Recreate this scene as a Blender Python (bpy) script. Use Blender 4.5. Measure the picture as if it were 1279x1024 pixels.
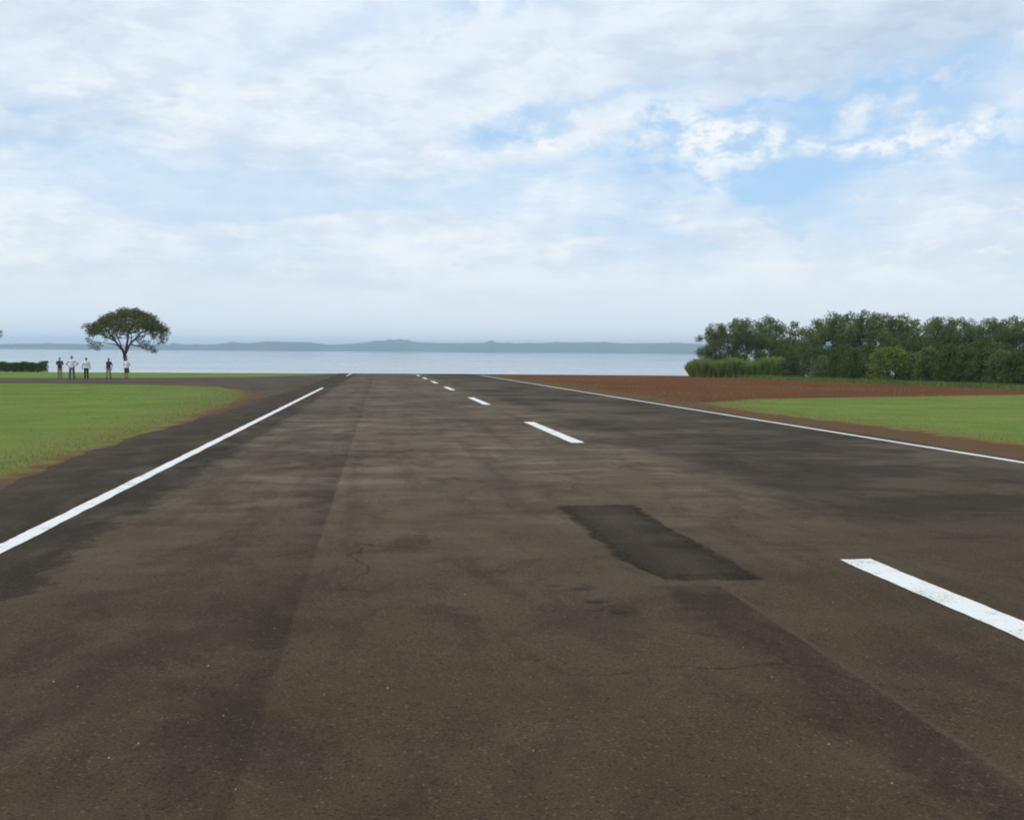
import bpy, math, random
import numpy as np
from mathutils import Vector, Matrix
for o in list(bpy.data.objects): bpy.data.objects.remove(o)
SC = bpy.context.scene; COL = SC.collection
R = math.radians

# ------------------------------------------------------------------ camera
F_PX, W_PX, H_PX = 1240.0, 1279.0, 1024.0
CAM_H, SLOPE = 1.65, 0.0106
PITCH, ROLL, YAW = math.atan((512 - 436.7) / F_PX), R(0.45), R(7.6)
cam_d = bpy.data.cameras.new('camera'); cam = bpy.data.objects.new('camera', cam_d); COL.objects.link(cam)
cam_d.sensor_fit = 'HORIZONTAL'; cam_d.sensor_width = 36; cam_d.lens = F_PX / W_PX * 36
cam_d.clip_start = 0.1; cam_d.clip_end = 30000
cam.matrix_world = (Matrix.Translation((0, 0, CAM_H)) @ Matrix.Rotation(-YAW, 4, 'Z')
                    @ Matrix.Rotation(R(90) - PITCH, 4, 'X') @ Matrix.Rotation(ROLL, 4, 'Z'))
SC.camera = cam

def ray(u, v):
    d = cam.matrix_world.to_3x3() @ Vector(((u - 639.5) / F_PX, -(v - 512) / F_PX, -1))
    return d
def sky_dir(u, v): return ray(u, v).normalized()

# ------------------------------------------------------------------ world
SUN_EL, SUN_AZ = R(50), R(-118)          # azimuth measured from +Y (down the runway) towards +X
world = bpy.data.worlds.new('World'); SC.world = world; world.use_nodes = True

class NT:
    """small helper round a node tree"""
    def __init__(s, tree): s.t = tree; s.n = tree.nodes; s.l = tree.links; s.n.clear()
    def node(s, kind, **kw):
        n = s.n.new(kind)
        for k, v in kw.items():
            if k.startswith('in_'):
                key = k[3:]; key = int(key) if key.isdigit() else key.replace('_', ' ')
                s.put(n.inputs[key], v)
            else: setattr(n, k, v)
        return n
    def put(s, sock, v):
        if isinstance(v, bpy.types.NodeSocket): s.l.new(v, sock)
        elif isinstance(v, (tuple, list)) and sock.type == 'RGBA' and len(v) == 3: sock.default_value = (*v, 1)
        else: sock.default_value = v
    def m(s, op, a, b=0.0, c=0.0, clamp=False):
        n = s.n.new('ShaderNodeMath'); n.operation = op; n.use_clamp = clamp
        s.put(n.inputs[0], a); s.put(n.inputs[1], b); s.put(n.inputs[2], c); return n.outputs[0]
    def v(s, op, a, b=(0, 0, 0), sc=1.0):
        n = s.n.new('ShaderNodeVectorMath'); n.operation = op
        s.put(n.inputs[0], a); s.put(n.inputs[1], b)
        if op == 'SCALE': s.put(n.inputs[3], sc)
        return n.outputs['Value'] if op in ('LENGTH', 'DOT_PRODUCT', 'DISTANCE') else n.outputs[0]
    def mix(s, f, a, b, blend='MIX'):
        n = s.n.new('ShaderNodeMix'); n.data_type = 'RGBA'; n.blend_type = blend; n.clamp_factor = True
        s.put(n.inputs[0], f); s.put(n.inputs[6], a); s.put(n.inputs[7], b); return n.outputs[2]
    def step(s, x, lo, hi, a=0.0, b=1.0):       # smooth ramp
        n = s.n.new('ShaderNodeMapRange'); n.interpolation_type = 'SMOOTHSTEP'; n.clamp = True
        s.put(n.inputs[0], x); s.put(n.inputs[1], lo); s.put(n.inputs[2], hi); s.put(n.inputs[3], a); s.put(n.inputs[4], b)
        return n.outputs[0]
    def noise(s, vec, scale, detail=4.0, rough=0.55, dist=0.0, color=False):
        n = s.n.new('ShaderNodeTexNoise'); s.put(n.inputs['Vector'], vec); s.put(n.inputs['Scale'], scale)
        n.inputs['Detail'].default_value = detail; n.inputs['Roughness'].default_value = rough
        n.inputs['Distortion'].default_value = dist
        return n.outputs['Color'] if color else n.outputs['Fac']
    def sep(s, v):
        n = s.n.new('ShaderNodeSeparateXYZ'); s.put(n.inputs[0], v); return n.outputs
    def comb(s, x, y, z):
        n = s.n.new('ShaderNodeCombineXYZ'); s.put(n.inputs[0], x); s.put(n.inputs[1], y); s.put(n.inputs[2], z); return n.outputs[0]

w = NT(world.node_tree)
SKY_STRENGTH = 0.11
sky = w.node('ShaderNodeTexSky', sky_type='NISHITA', sun_disc=False, sun_elevation=SUN_EL, sun_rotation=SUN_AZ,
             altitude=500, air_density=1.0, dust_density=1.2, ozone_density=1.6)
d = w.node('ShaderNodeTexCoord').outputs['Generated']
dx, dy, dz = w.sep(d)
az = w.m('ARCTAN2', dx, dy)
el = w.m('ARCSINE', dz)
elc = w.m('MAXIMUM', dz, 0.0)
# cloud sheet seen in perspective: project the direction on a slightly curved ceiling
inv = w.m('DIVIDE', 1.0, w.m('ADD', elc, 0.10))
P = w.comb(w.m('MULTIPLY', dx, inv), w.m('MULTIPLY', dy, inv), 0.3)
warp = w.v('SCALE', w.v('SUBTRACT', w.noise(P, 1.1, 3, .5, color=True), (.5, .5, .5)), sc=.55)
Pw = w.v('ADD', P, warp)
A = w.comb(w.m('MULTIPLY', az, 1.0), w.m('MULTIPLY', el, 1.6), 0.7)     # isotropic puffs near the horizon
awarp = w.v('SCALE', w.v('SUBTRACT', w.noise(A, 7.0, 5, .62, color=True), (.5, .5, .5)), sc=.16)
AE = w.comb(az, el, 0.0)
AEW = {k: w.v('ADD', AE, w.v('SCALE', awarp, sc=k)) for k in (1.0, .5)}
def blob(u, v, ru, rv, tilt=0.0, amp=1.0, warp_k=1.0):
    """soft elliptical mask round the sky direction seen at photo pixel (u, v); radii in pixels"""
    dd = sky_dir(u, v); a0 = math.atan2(dd.x, dd.y); e0 = math.asin(dd.z)
    mp = w.node('ShaderNodeMapping', vector_type='TEXTURE', in_Vector=AEW[warp_k], in_Location=(a0, e0, 0), in_Rotation=(0, 0, R(tilt)),
                in_Scale=(ru / F_PX / math.cos(e0), rv / F_PX, 1)).outputs[0]
    mp = w.v('MULTIPLY', mp, (1, 1, 0))
    return w.m('MULTIPLY', w.m('POWER', 0.3679, w.v('DOT_PRODUCT', mp, mp)), amp)
def total(lst):
    o = lst[0]
    for b in lst[1:]: o = w.m('ADD', o, b)
    return o
holes = total([blob(1060, 168, 170, 44, 16, 1.15), blob(910, 195, 95, 36, 0, 1.0), blob(612, 176, 55, 22, 10, 1.0),
               blob(740, 152, 110, 16, 14, .55), blob(985, 255, 130, 30, -6, .70), blob(1000, 135, 220, 22, 14, .9),
               blob(630, 4, 80, 18, 0, .6), blob(430, 50, 80, 26, 20, .40), blob(1279, 165, 50, 34, 0, .9), blob(1010, 208, 100, 17, 0, .9)])
big = w.noise(Pw, .55, 6, .58)
cover = w.step(big, .30, .52)                                   # 1 = closed cloud
far = w.step(el, R(3), R(11), 1.0, 0.0)                         # near the horizon the sheets close up
cover = w.m('MAXIMUM', cover, far)
cover = w.m('MAXIMUM', cover, .62)
cum = w.noise(w.v('ADD', A, w.v('SCALE', awarp, sc=.35)), 13, 8, .60)      # broken fair-weather puffs inside the openings
holes = w.m('MINIMUM', holes, 1.0)
gap = w.m('MULTIPLY', holes, w.m('SUBTRACT', 1.0, w.m('MULTIPLY', w.step(cum, .47, .64), .80)))
cover = w.m('SUBTRACT', cover, w.m('MULTIPLY', gap, .92), clamp=True)
# white heaps standing in front of the openings
heaps = total([blob(672, 182, 36, 17, 0, 1.1, .5), blob(928, 172, 42, 28, 0, .95), blob(882, 215, 38, 46, 10, .75),
               blob(1125, 138, 28, 28, 0, 1.0, .5), blob(1045, 178, 80, 13, -3, 1.0, .5), blob(1205, 172, 110, 34, 24, .95, .5),
               blob(545, 195, 55, 22, 0, .9, .5), blob(765, 195, 75, 34, 0, .8), blob(650, 235, 60, 18, 0, .6), blob(850, 150, 60, 26, 20, .6),
               blob(560, 312, 70, 14, -10, .65), blob(480, 225, 70, 22, 0, .55), blob(700, 262, 110, 26, 0, .50), blob(820, 300, 110, 16, 0, .40), blob(640, 345, 120, 10, 0, .35), blob(1150, 285, 130, 12, 4, .45), blob(330, 262, 90, 14, 5, .40), blob(150, 208, 50, 10, 0, .5)])
puff = w.noise(A, 34, 6, .62)
heaps = w.m('MULTIPLY', heaps, w.step(puff, .34, .62, .15, 1.05))
cover = w.m('MAXIMUM', cover, w.m('MINIMUM', heaps, .96), clamp=True)
# cloud brightness: thin = bright, thick undersides = grey blue
thick = w.noise(w.v('ADD', Pw, (3.1, 7.7, 0)), .9, 6, .6)
bands = w.noise(w.comb(w.m('MULTIPLY', az, 2.2), w.m('MULTIPLY', el, 16.0), 1.9), 1.6, 5, .6)
body = w.m('ADD', w.m('MULTIPLY', thick, .55), w.m('MULTIPLY', bands, .45))
grey = total([blob(1230, 20, 300, 70, 6, .75), blob(900, 85, 170, 45, 12, .22), blob(60, 165, 110, 14, 0, .5), blob(1240, 235, 110, 26, 0, .4),
              blob(20, 60, 160, 80, 0, .28), blob(60, 345, 110, 16, 0, .35), blob(280, 330, 160, 16, 4, .28), blob(950, 285, 60, 10, 0, .35), blob(820, 330, 90, 12, 0, .25), blob(480, 255, 80, 12, 0, .22), blob(700, 300, 110, 14, 0, .22)])
mott = w.noise(w.v('MULTIPLY', A, (1.0, 1.5, 1.0)), 17, 6, .62, .3)
mott = w.m('MULTIPLY', w.step(mott, .40, .66, -.12, .16), w.step(el, R(2), R(16), .6, 1.0))
shade = w.m('ADD', w.m('ADD', mott, w.step(body, .40, .66, .08, .42)), w.m('MULTIPLY', grey, .75), clamp=True)
K = 1.0 / SKY_STRENGTH
cl = w.mix(shade, (.78 * K, .855 * K, .925 * K), (.45 * K, .56 * K, .71 * K))
cl = w.mix(w.m('MULTIPLY', w.m('MULTIPLY', holes, w.step(cum, .50, .68)), .6), cl, (.92 * K, .94 * K, .96 * K))
cum2 = w.noise(w.v('MULTIPLY', w.v('ADD', A, w.v('SCALE', awarp, sc=.3)), (1.0, 1.7, 1.0)), 19, 6, .6)
cl = w.mix(w.m('MULTIPLY', w.step(cum2, .50, .66, 0, .55), w.m('MULTIPLY', w.step(el, R(2), R(5)), w.step(el, R(12), R(17), 1, .15))), cl, (.90 * K, .92 * K, .93 * K))
cl = w.mix(w.m('MULTIPLY', w.step(cum2, .34, .48, .34, 0), w.m('MULTIPLY', w.step(el, R(2), R(5)), w.step(el, R(12), R(17), 1, .15))), cl, (.52 * K, .66 * K, .84 * K))
cl = w.mix(w.m('MULTIPLY', heaps, .55, clamp=True), cl, (.93 * K, .95 * K, .96 * K))
cl = w.mix(w.step(el, R(0), R(8), .8, 0), cl, (.77 * K, .835 * K, .88 * K))
blue = w.mix(.78, sky.outputs[0], (.42 * K, .66 * K, .95 * K))      # thin high veil over the blue
col = w.mix(cover, blue, cl)
bg = w.node('ShaderNodeBackground', in_Color=col, in_Strength=SKY_STRENGTH)
world.cycles.sampling_method = 'MANUAL'; world.cycles.sample_map_resolution = 512
w.l.new(bg.outputs[0], w.node('ShaderNodeOutputWorld').inputs[0])

# ------------------------------------------------------------------ sun and exposure
sd = bpy.data.lights.new('sun', 'SUN'); sd.energy = 1.5; sd.angle = R(14); sd.color = (1.0, .95, .87)
sun = bpy.data.objects.new('sun', sd); COL.objects.link(sun)
sv = Vector((math.sin(SUN_AZ) * math.cos(SUN_EL), math.cos(SUN_AZ) * math.cos(SUN_EL), math.sin(SUN_EL)))
sun.rotation_euler = sv.to_track_quat('Z', 'Y').to_euler(); sun.location = (0, 0, 40)
SC.view_settings.view_transform = 'Standard'; SC.view_settings.look = 'None'
SC.view_settings.exposure = 0.12; SC.view_settings.gamma = 1.0; SC.view_settings.use_curve_mapping = False
SC.render.engine = 'CYCLES'
SC.cycles.volume_bounces = 1
SC.cycles.max_bounces = 5; SC.cycles.diffuse_bounces = 3; SC.cycles.glossy_bounces = 2; SC.cycles.transmission_bounces = 3; SC.cycles.transparent_max_bounces = 6
SC.cycles.filter_width = 1.9

# ------------------------------------------------------------------ general helpers
rng = np.random.default_rng(7); random.seed(7)

def zg(x, y):
    """height of the ground: a plane falling gently along the runway, then a crest and the bank to the lake"""
    x = np.asarray(x, float); y = np.asarray(y, float)
    y0 = 112 - .25 * np.clip(x - 12, 0, 30)
    t = np.clip(y - y0, 0, None); k = .0020; T = 45.0
    z = -SLOPE * y - np.where(t < T, k * t * t / 2, k * T * T / 2 + k * T * (t - T))
    return np.maximum(z, -13.0)
def Z(x, y): return float(zg(x, y))
def ground_at(u, v):
    dd = ray(u, v); t = -CAM_H / (dd.z + SLOPE * dd.y); return dd.x * t, dd.y * t
def at_y(u, y):
    """x position of picture column u on the ground line at distance y"""
    lo = ray(u, 455); return lo.x / lo.y * y

def link(name, me, mat=None, parent=None):
    o = bpy.data.objects.new(name, me); COL.objects.link(o)
    if mat is not None and not me.materials: me.materials.append(mat)
    if parent: o.parent = parent
    return o
def mesh(name, verts, faces, smooth=False):
    me = bpy.data.meshes.new(name); me.from_pydata([tuple(map(float, p)) for p in verts], [], [tuple(map(int, f)) for f in faces]); me.update()
    if smooth: me.polygons.foreach_set('use_smooth', [True] * len(me.polygons))
    return me
def quads(name, V, n=4):
    """V: (N, n, 3) array -> mesh of N separate n-gons, fast"""
    N = len(V); me = bpy.data.meshes.new(name)
    me.vertices.add(N * n); me.vertices.foreach_set('co', V.reshape(-1).astype(np.float32))
    me.loops.add(N * n); me.loops.foreach_set('vertex_index', np.arange(N * n, dtype=np.int32))
    me.polygons.add(N); me.polygons.foreach_set('loop_start', np.arange(0, N * n, n, dtype=np.int32))
    me.polygons.foreach_set('loop_total', np.full(N, n, dtype=np.int32)); me.update(calc_edges=True); return me
def tint(me, vals, n=4):
    a = me.attributes.new('tint', 'FLOAT', 'POINT'); a.data.foreach_set('value', np.repeat(vals, n).astype(np.float32))
def grid(name, xs, ys, zoff=0.0):
    X, Y = np.meshgrid(xs, ys); Zv = zg(X, Y) + zoff
    V = np.stack([X, Y, Zv], -1).reshape(-1, 3); nx, ny = len(xs), len(ys)
    i = (np.arange(ny - 1)[:, None] * nx + np.arange(nx - 1)[None]).reshape(-1)
    Fc = np.stack([i, i + 1, i + nx + 1, i + nx], -1)
    me = bpy.data.meshes.new(name); me.vertices.add(len(V)); me.vertices.foreach_set('co', V.reshape(-1).astype(np.float32))
    me.loops.add(Fc.size); me.loops.foreach_set('vertex_index', Fc.reshape(-1).astype(np.int32))
    me.polygons.add(len(Fc)); me.polygons.foreach_set('loop_start', np.arange(0, Fc.size, 4, dtype=np.int32))
    me.polygons.foreach_set('loop_total', np.full(len(Fc), 4, dtype=np.int32)); me.update(calc_edges=True)
    me.polygons.foreach_set('use_smooth', np.ones(len(Fc), bool)); return me, V
def setp(o, label=None, cat=None, group=None, kind=None):
    for k, v_ in (('label', label), ('category', cat), ('group', group), ('kind', kind)):
        if v_: o[k] = v_
    return o
def empty(name, loc, rz=0.0):
    o = bpy.data.objects.new(name, None); COL.objects.link(o); o.location = loc; o.rotation_euler = (0, 0, rz); o.empty_display_size = .2; return o
def mat(name):
    m = bpy.data.materials.new(name); m.use_nodes = True; return m, NT(m.node_tree)
def finish(nt, color, rough=.8, bump=None, bstr=.3, bdist=.02, spec=.3, extra=None):
    p = nt.node('ShaderNodeBsdfPrincipled'); nt.put(p.inputs['Base Color'], color); nt.put(p.inputs['Roughness'], rough)
    nt.put(p.inputs['Specular IOR Level'], spec)
    if bump is not None:
        b = nt.node('ShaderNodeBump'); nt.put(b.inputs['Strength'], bstr); nt.put(b.inputs['Distance'], bdist); nt.put(b.inputs['Height'], bump)
        nt.l.new(b.outputs[0], p.inputs['Normal'])
    out = nt.node('ShaderNodeOutputMaterial')
    nt.l.new((extra(p) if extra else p).outputs[0], out.inputs[0]); return p
def plain(name, c, rough=.8, spec=.3):
    m, t = mat(name); n = t.noise(t.node('ShaderNodeTexCoord').outputs['Object'], 30, 3)
    finish(t, t.mix(n, tuple(x * .8 for x in c), tuple(min(1, x * 1.15) for x in c)), rough, spec=spec); return m
def leaf_mat(name, dark, light, trans=.25):
    m, t = mat(name)
    at = t.node('ShaderNodeAttribute', attribute_name='tint').outputs['Fac']
    ps = t.node('ShaderNodeNewGeometry').outputs['Position']
    c = t.mix(t.m('ADD', t.m('MULTIPLY', at, .7), t.m('MULTIPLY', t.noise(ps, .8, 2), .4), clamp=True), dark, light)
    def ex(p):
        tr = t.node('ShaderNodeBsdfTranslucent'); t.put(tr.inputs[0], c)
        mx = t.node('ShaderNodeMixShader'); mx.inputs[0].default_value = trans
        t.l.new(p.outputs[0], mx.inputs[1]); t.l.new(tr.outputs[0], mx.inputs[2]); return mx
    finish(t, c, .6, spec=.06, extra=ex); return m

# ------------------------------------------------------------------ ground zones (signed distance to bare earth, stored per vertex)
def sdf_poly(P, poly):
    poly = np.array(poly, float); n = len(poly); dmin = np.full(len(P), 1e9); inside = np.zeros(len(P), bool)
    for i in range(n):
        a, b = poly[i], poly[(i + 1) % n]; e = b - a; ww = P - a
        t = np.clip((ww @ e) / (e @ e), 0, 1); dd = np.linalg.norm(ww - t[:, None] * e, axis=1); dmin = np.minimum(dmin, dd)
        c = (a[1] > P[:, 1]) != (b[1] > P[:, 1])
        with np.errstate(divide='ignore', invalid='ignore'):
            xi = a[0] + (P[:, 1] - a[1]) * (b[0] - a[0]) / (b[1] - a[1])
        inside ^= c & (P[:, 0] < xi)
    return np.where(inside, dmin, -dmin)
TAXI = [(-140, 66.5), (-24, 66.5), (-15, 64), (-9.2, 59.5), (-6.6, 53), (-4.2, 44), (-4.2, 117), (-6.5, 104), (-12, 90), (-20, 84), (-32, 82), (-140, 82)]
DIRT_FIELD = [(9, 34), (12.2, 37), (16.5, 42), (23.7, 44.6), (33.7, 48.3), (48, 52), (48, 60), (40.5, 68), (38, 80), (37.5, 93), (34, 108), (33, 135), (9, 135)]
DIRT_R = [(9, -60), (12.6, -60), (12.9, 24), (12.4, 31), (12.8, 40), (9, 44)]
DIRT_L = [(-4, -60), (-5.2, -60), (-5.3, 14), (-5.15, 22), (-5.4, 31), (-6.0, 44), (-7.4, 53), (-9.9, 60), (-15, 65), (-24, 67), (-24, 72), (-4, 72)]
def bare(P):
    return np.maximum.reduce([sdf_poly(P, DIRT_FIELD), sdf_poly(P, DIRT_R), sdf_poly(P, DIRT_L)])
def side(a, b, n, r): return a + (b - a) * np.linspace(0, 1, n) ** r
xs = np.concatenate([-side(45, 4000, 24, 2.2)[::-1], np.arange(-44.5, 70, .6), side(70.5, 4000, 24, 2.2)])
ys = np.concatenate([-side(4, 400, 14, 2)[::-1], np.arange(-3.5, 128, .6), np.arange(128.5, 250, 3.0), [260, 290, 340, 400]])
gme, gv = grid('ground', xs, ys)
a = gme.attributes.new('bare', 'FLOAT', 'POINT'); a.data.foreach_set('value', np.clip(bare(gv[:, :2]), -4, 4).astype(np.float32))

m_ground, t = mat('grass_and_earth')
pos = t.node('ShaderNodeNewGeometry').outputs['Position']
br = t.node('ShaderNodeAttribute', attribute_name='bare').outputs['Fac']
n1, n2, n3 = t.noise(pos, .35, 5), t.noise(pos, 2.2, 5, .6), t.noise(pos, 14, 4, .65)
edge = t.m('ADD', br, t.m('ADD', t.m('MULTIPLY', t.m('SUBTRACT', n2, .5), 2.2), t.m('MULTIPLY', t.m('SUBTRACT', n3, .5), .9)))
is_bare = t.step(edge, -.35, .45)
dry = t.step(t.m('ADD', edge, t.m('MULTIPLY', t.m('SUBTRACT', n1, .5), 1.2)), -2.6, .3)
gcol = t.mix(t.step(n1, .35, .68), (.120, .178, .038), (.168, .228, .054))
gcol = t.mix(t.step(n2, .42, .75, 0, .55), gcol, (.185, .205, .060))
gcol = t.mix(t.step(n3, .50, .85, 0, .5), gcol, (.088, .125, .030))
gcol = t.mix(t.step(t.noise(t.v('ADD', pos, (5, 5, 0)), .13, 5, .65), .52, .68, 0, .55), gcol, (.205, .200, .070))
gcol = t.mix(t.m('MULTIPLY', dry, .8), gcol, (.190, .165, .060))
ecol = t.mix(n2, (.100, .040, .018), (.165, .068, .030))
ecol = t.mix(t.step(n3, .45, .75, 0, .6), ecol, (.098, .042, .018))
ecol = t.mix(t.step(n1, .52, .70, 0, .40), ecol, (.120, .074, .030))
ecol = t.mix(t.step(t.noise(t.v('MULTIPLY', pos, (.25, 1.4, 1)), .5, 6, .68), .46, .66, 0, .6), ecol, (.080, .038, .018))
gx, gy, gz = t.sep(pos)
ecol = t.mix(t.step(gx, 11.5, 14, .7, 0), ecol, t.mix(n2, (.085, .060, .036), (.150, .108, .058)))      # dustier earth along the runway
finish(t, t.mix(is_bare, gcol, ecol), .95, bump=t.m('ADD', n3, t.m('MULTIPLY', t.noise(pos, 60, 3), .5)), bstr=.6, bdist=.05, spec=.02)
ground = setp(link('ground', gme, m_ground), kind='structure')

# ------------------------------------------------------------------ asphalt
def asphalt(name, kind):
    m, t = mat(name)
    pos = t.node('ShaderNodeNewGeometry').outputs['Position']; x, y, z = t.sep(pos)
    nb = t.noise(pos, .22, 5, .6); nm = t.noise(pos, 1.1, 6, .62); nf = t.noise(pos, 6.5, 5, .65); ng = t.noise(pos, 85, 3, .7)
    streak = t.noise(t.comb(t.m('MULTIPLY', x, .5), t.m('MULTIPLY', y, 1.3), 0), .9, 6, .62, .4)
    lane = t.noise(t.comb(t.m('MULTIPLY', x, 2.2), t.m('MULTIPLY', y, .10), 4.0), 1.0, 5, .6)
    jag = t.m('ADD', t.m('MULTIPLY', t.m('SUBTRACT', nm, .5), .95), t.m('MULTIPLY', t.m('SUBTRACT', nf, .5), .55))
    xj = t.m('ADD', x, jag)
    light, mid, dark = (.235, .190, .135), (.140, .107, .071), (.040, .028, .0205)
    c = t.mix(t.step(streak, .34, .66), mid, light)
    c = t.mix(t.step(nb, .42, .62, 0, .60), c, (.092, .064, .041))
    c = t.mix(t.step(t.noise(t.v('ADD', pos, (31, 17, 0)), .45, 4, .6), .48, .66, 0, .45), c, (.090, .074, .048))
    near_brown = t.step(t.m('ADD', y, t.m('ADD', t.m('MULTIPLY', t.m('SUBTRACT', nb, .5), 14), t.m('MULTIPLY', t.m('SUBTRACT', nm, .5), 5))), 4, 15, .80, 0)
    c = t.mix(near_brown, c, (.072, .048, .027))          # darker brown towards the near end, fading out unevenly with distance
    c = t.mix(t.step(lane, .50, .72, 0, .35), c, dark)
    c = t.mix(t.step(nm, .52, .74, 0, .40), c, (.066, .045, .030))
    stain = t.noise(t.v('MULTIPLY', t.v('ADD', pos, (3, 9, 0)), (1.0, .55, 1.0)), 1.5, 8, .70, .5)
    c = t.mix(t.m('MULTIPLY', t.step(stain, .47, .62), t.step(nb, .35, .6, .25, .62)), c, (.054, .038, .027))
    c = t.mix(t.step(t.noise(pos, 3.3, 7, .74), .55, .72, 0, .20), c, (.135, .108, .080))
    if kind == 'runway':
        lf = t.m('MULTIPLY', t.step(x, -1.6, .6, 1, 0), t.step(t.m('ADD', y, t.m('MULTIPLY', jag, 6)), 5, 9, 1, .25))
        c = t.mix(t.m('MULTIPLY', lf, t.step(stain, .42, .60, 0, .50)), c, (.044, .030, .0225))
        cw = t.v('ADD', pos, t.v('SCALE', t.v('SUBTRACT', t.noise(pos, 1.3, 4, .6, color=True), (.5, .5, .5)), sc=.9))
        vor = t.node('ShaderNodeTexVoronoi', feature='DISTANCE_TO_EDGE', in_Vector=cw, in_Scale=.34).outputs['Distance']
        c = t.mix(t.m('MULTIPLY', t.step(vor, .002, .007, 1, 0), t.step(nb, .46, .60, 0, .65)), c, (.020, .015, .012))
        # paving lane ending in a clean joint, tar-dark along it
        band = t.m('MULTIPLY', t.step(x, -.56, -.515, 1, 0), t.step(t.m('ADD', x, t.m('MULTIPLY', jag, .7)), -1.05, -.55))
        c = t.mix(t.m('MULTIPLY', t.m('MULTIPLY', band, t.step(y, 10, 24, 1, .45)), t.step(stain, .36, .60, .22, .80)), c, dark)
        lft = t.step(x, -.56, -.52, 1, 0)
        c = t.mix(t.m('MULTIPLY', lft, .10), c, (.052, .039, .025))
        # fresh dark strip under the left edge line, ragged inner edge
        c = t.mix(t.m('MULTIPLY', t.step(xj, -2.62, -2.38, 1, 0), t.step(stain, .36, .60, .45, .85)), c, (.036, .027, .0195))
        lip = t.m('MULTIPLY', t.step(xj, -2.52, -2.46), t.step(xj, -2.44, -2.34, 1, 0))
        c = t.mix(t.m('MULTIPLY', lip, .22), c, (.135, .106, .074))
        c = t.mix(t.m('MULTIPLY', t.step(xj, -3.5, -3.35, 1, 0), t.step(nm, .38, .62, .2, .65)), c, (.056, .046, .029))
        # red earth washed over the crumbling edges
        ew = t.m('MULTIPLY', t.step(t.m('ADD', x, t.m('MULTIPLY', jag, 1.1)), -5.1, -4.0, 1, 0), t.step(nf, .32, .58, .35, 1))
        ew = t.m('MULTIPLY', ew, t.step(y, 5, 40, .55, 1))
        c = t.mix(t.m('MULTIPLY', ew, .85), c, (.108, .072, .045))
        er = t.m('MULTIPLY', t.step(t.m('ADD', x, t.m('MULTIPLY', jag, .5)), 10.35, 10.9), t.step(nf, .3, .6, .3, 1))
        c = t.mix(t.m('MULTIPLY', er, .8), c, (.115, .060, .034))
        # darker right lane
        rt = t.m('MULTIPLY', t.step(xj, 4.2, 5.4), t.step(t.m('ADD', streak, t.m('MULTIPLY', t.m('SUBTRACT', nb, .5), .6)), .34, .62, .15, .85))
        c = t.mix(rt, c, (.042, .031, .0215))
        # tar strip running into the repair patch, with a pale joint on its right
        st = t.m('MULTIPLY', t.m('MULTIPLY', t.step(xj, 1.92, 2.12), t.step(x, 2.445, 2.47, 1, 0)), t.step(y, 6.8, 7.0, 1, 0))
        c = t.mix(t.m('MULTIPLY', st, t.step(stain, .36, .60, .25, .75)), c, dark)
        jn = t.m('MULTIPLY', t.step(t.m('ABSOLUTE', t.m('SUBTRACT', x, 2.485)), .008, .022, 1, 0), t.step(nf, .35, .6, .1, .6))
        c = t.mix(jn, c, (.10, .088, .074))
        for bx_, by_, br_ in ((1.32, 6.95, .13), (1.50, 6.25, .17), (1.40, 6.5, .07)):
            dd = t.m('SQRT', t.m('ADD', t.m('POWER', t.m('MULTIPLY', t.m('SUBTRACT', t.m('ADD', x, t.m('MULTIPLY', jag, .8)), bx_), .8), 2), t.m('POWER', t.m('SUBTRACT', y, by_), 2)))
            c = t.mix(t.m('MULTIPLY', t.step(dd, br_ * .3, br_ * 1.3, .8, 0), t.step(nf, .38, .58, .15, 1)), c, (.022, .018, .016))
    elif kind == 'patch':
        ex = t.m('ADD', t.step(t.m('MINIMUM', t.m('SUBTRACT', xj, 1.90), t.m('SUBTRACT', 2.90, xj)), .05, .50, .86, .62), t.m('MULTIPLY', t.m('SUBTRACT', nm, .5), .7), clamp=True)
        c = t.mix(ex, c, (.027, .0200, .0155))
    elif kind == 'taxi':
        c = t.mix(.45, c, (.060, .048, .038))
    c = t.mix(t.step(ng, .40, .72), t.mix(.40, c, (.012, .009, .006)), t.mix(.06, c, (.26, .22, .16)))
    chip = t.node('ShaderNodeTexVoronoi', in_Vector=pos, in_Scale=48); cr, cg, cb = t.sep(chip.outputs['Color'])
    c = t.mix(t.m('MULTIPLY', t.step(cr, .86, .93), t.step(chip.outputs['Distance'], .25, .5, .15, 0)), c, (.30, .26, .20))
    c = t.mix(t.m('MULTIPLY', t.step(cg, .80, .90), t.step(chip.outputs['Distance'], .3, .6, .5, 0)), c, (.018, .014, .011))
    def rim(p):                                    # feathered, crumbling rim of the patch
        e_ = t.m('MINIMUM', t.m('MINIMUM', t.m('SUBTRACT', x, 1.93), t.m('SUBTRACT', 2.88, x)), t.m('MULTIPLY', t.m('MINIMUM', t.m('SUBTRACT', y, 7.02), t.m('SUBTRACT', 11.02, y)), .5))
        e_ = t.m('ADD', e_, t.m('ADD', t.m('MULTIPLY', t.m('SUBTRACT', nf, .5), .42), t.m('MULTIPLY', t.m('SUBTRACT', ng, .5), .22)))
        mx = t.node('ShaderNodeMixShader'); t.put(mx.inputs[0], t.step(e_, -.03, .17)); t.l.new(t.node('ShaderNodeBsdfTransparent').outputs[0], mx.inputs[1]); t.l.new(p.outputs[0], mx.inputs[2]); return mx
    bump = t.m('ADD', t.m('MULTIPLY', ng, .6), t.m('ADD', nf, t.m('MULTIPLY', nm, 2.0)))
    finish(t, c, t.step(nm, .3, .7, .78, .92), bump=bump, bstr=.45, bdist=.012, spec=.03, extra=(rim if kind == 'patch' else None))
    return m
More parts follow.
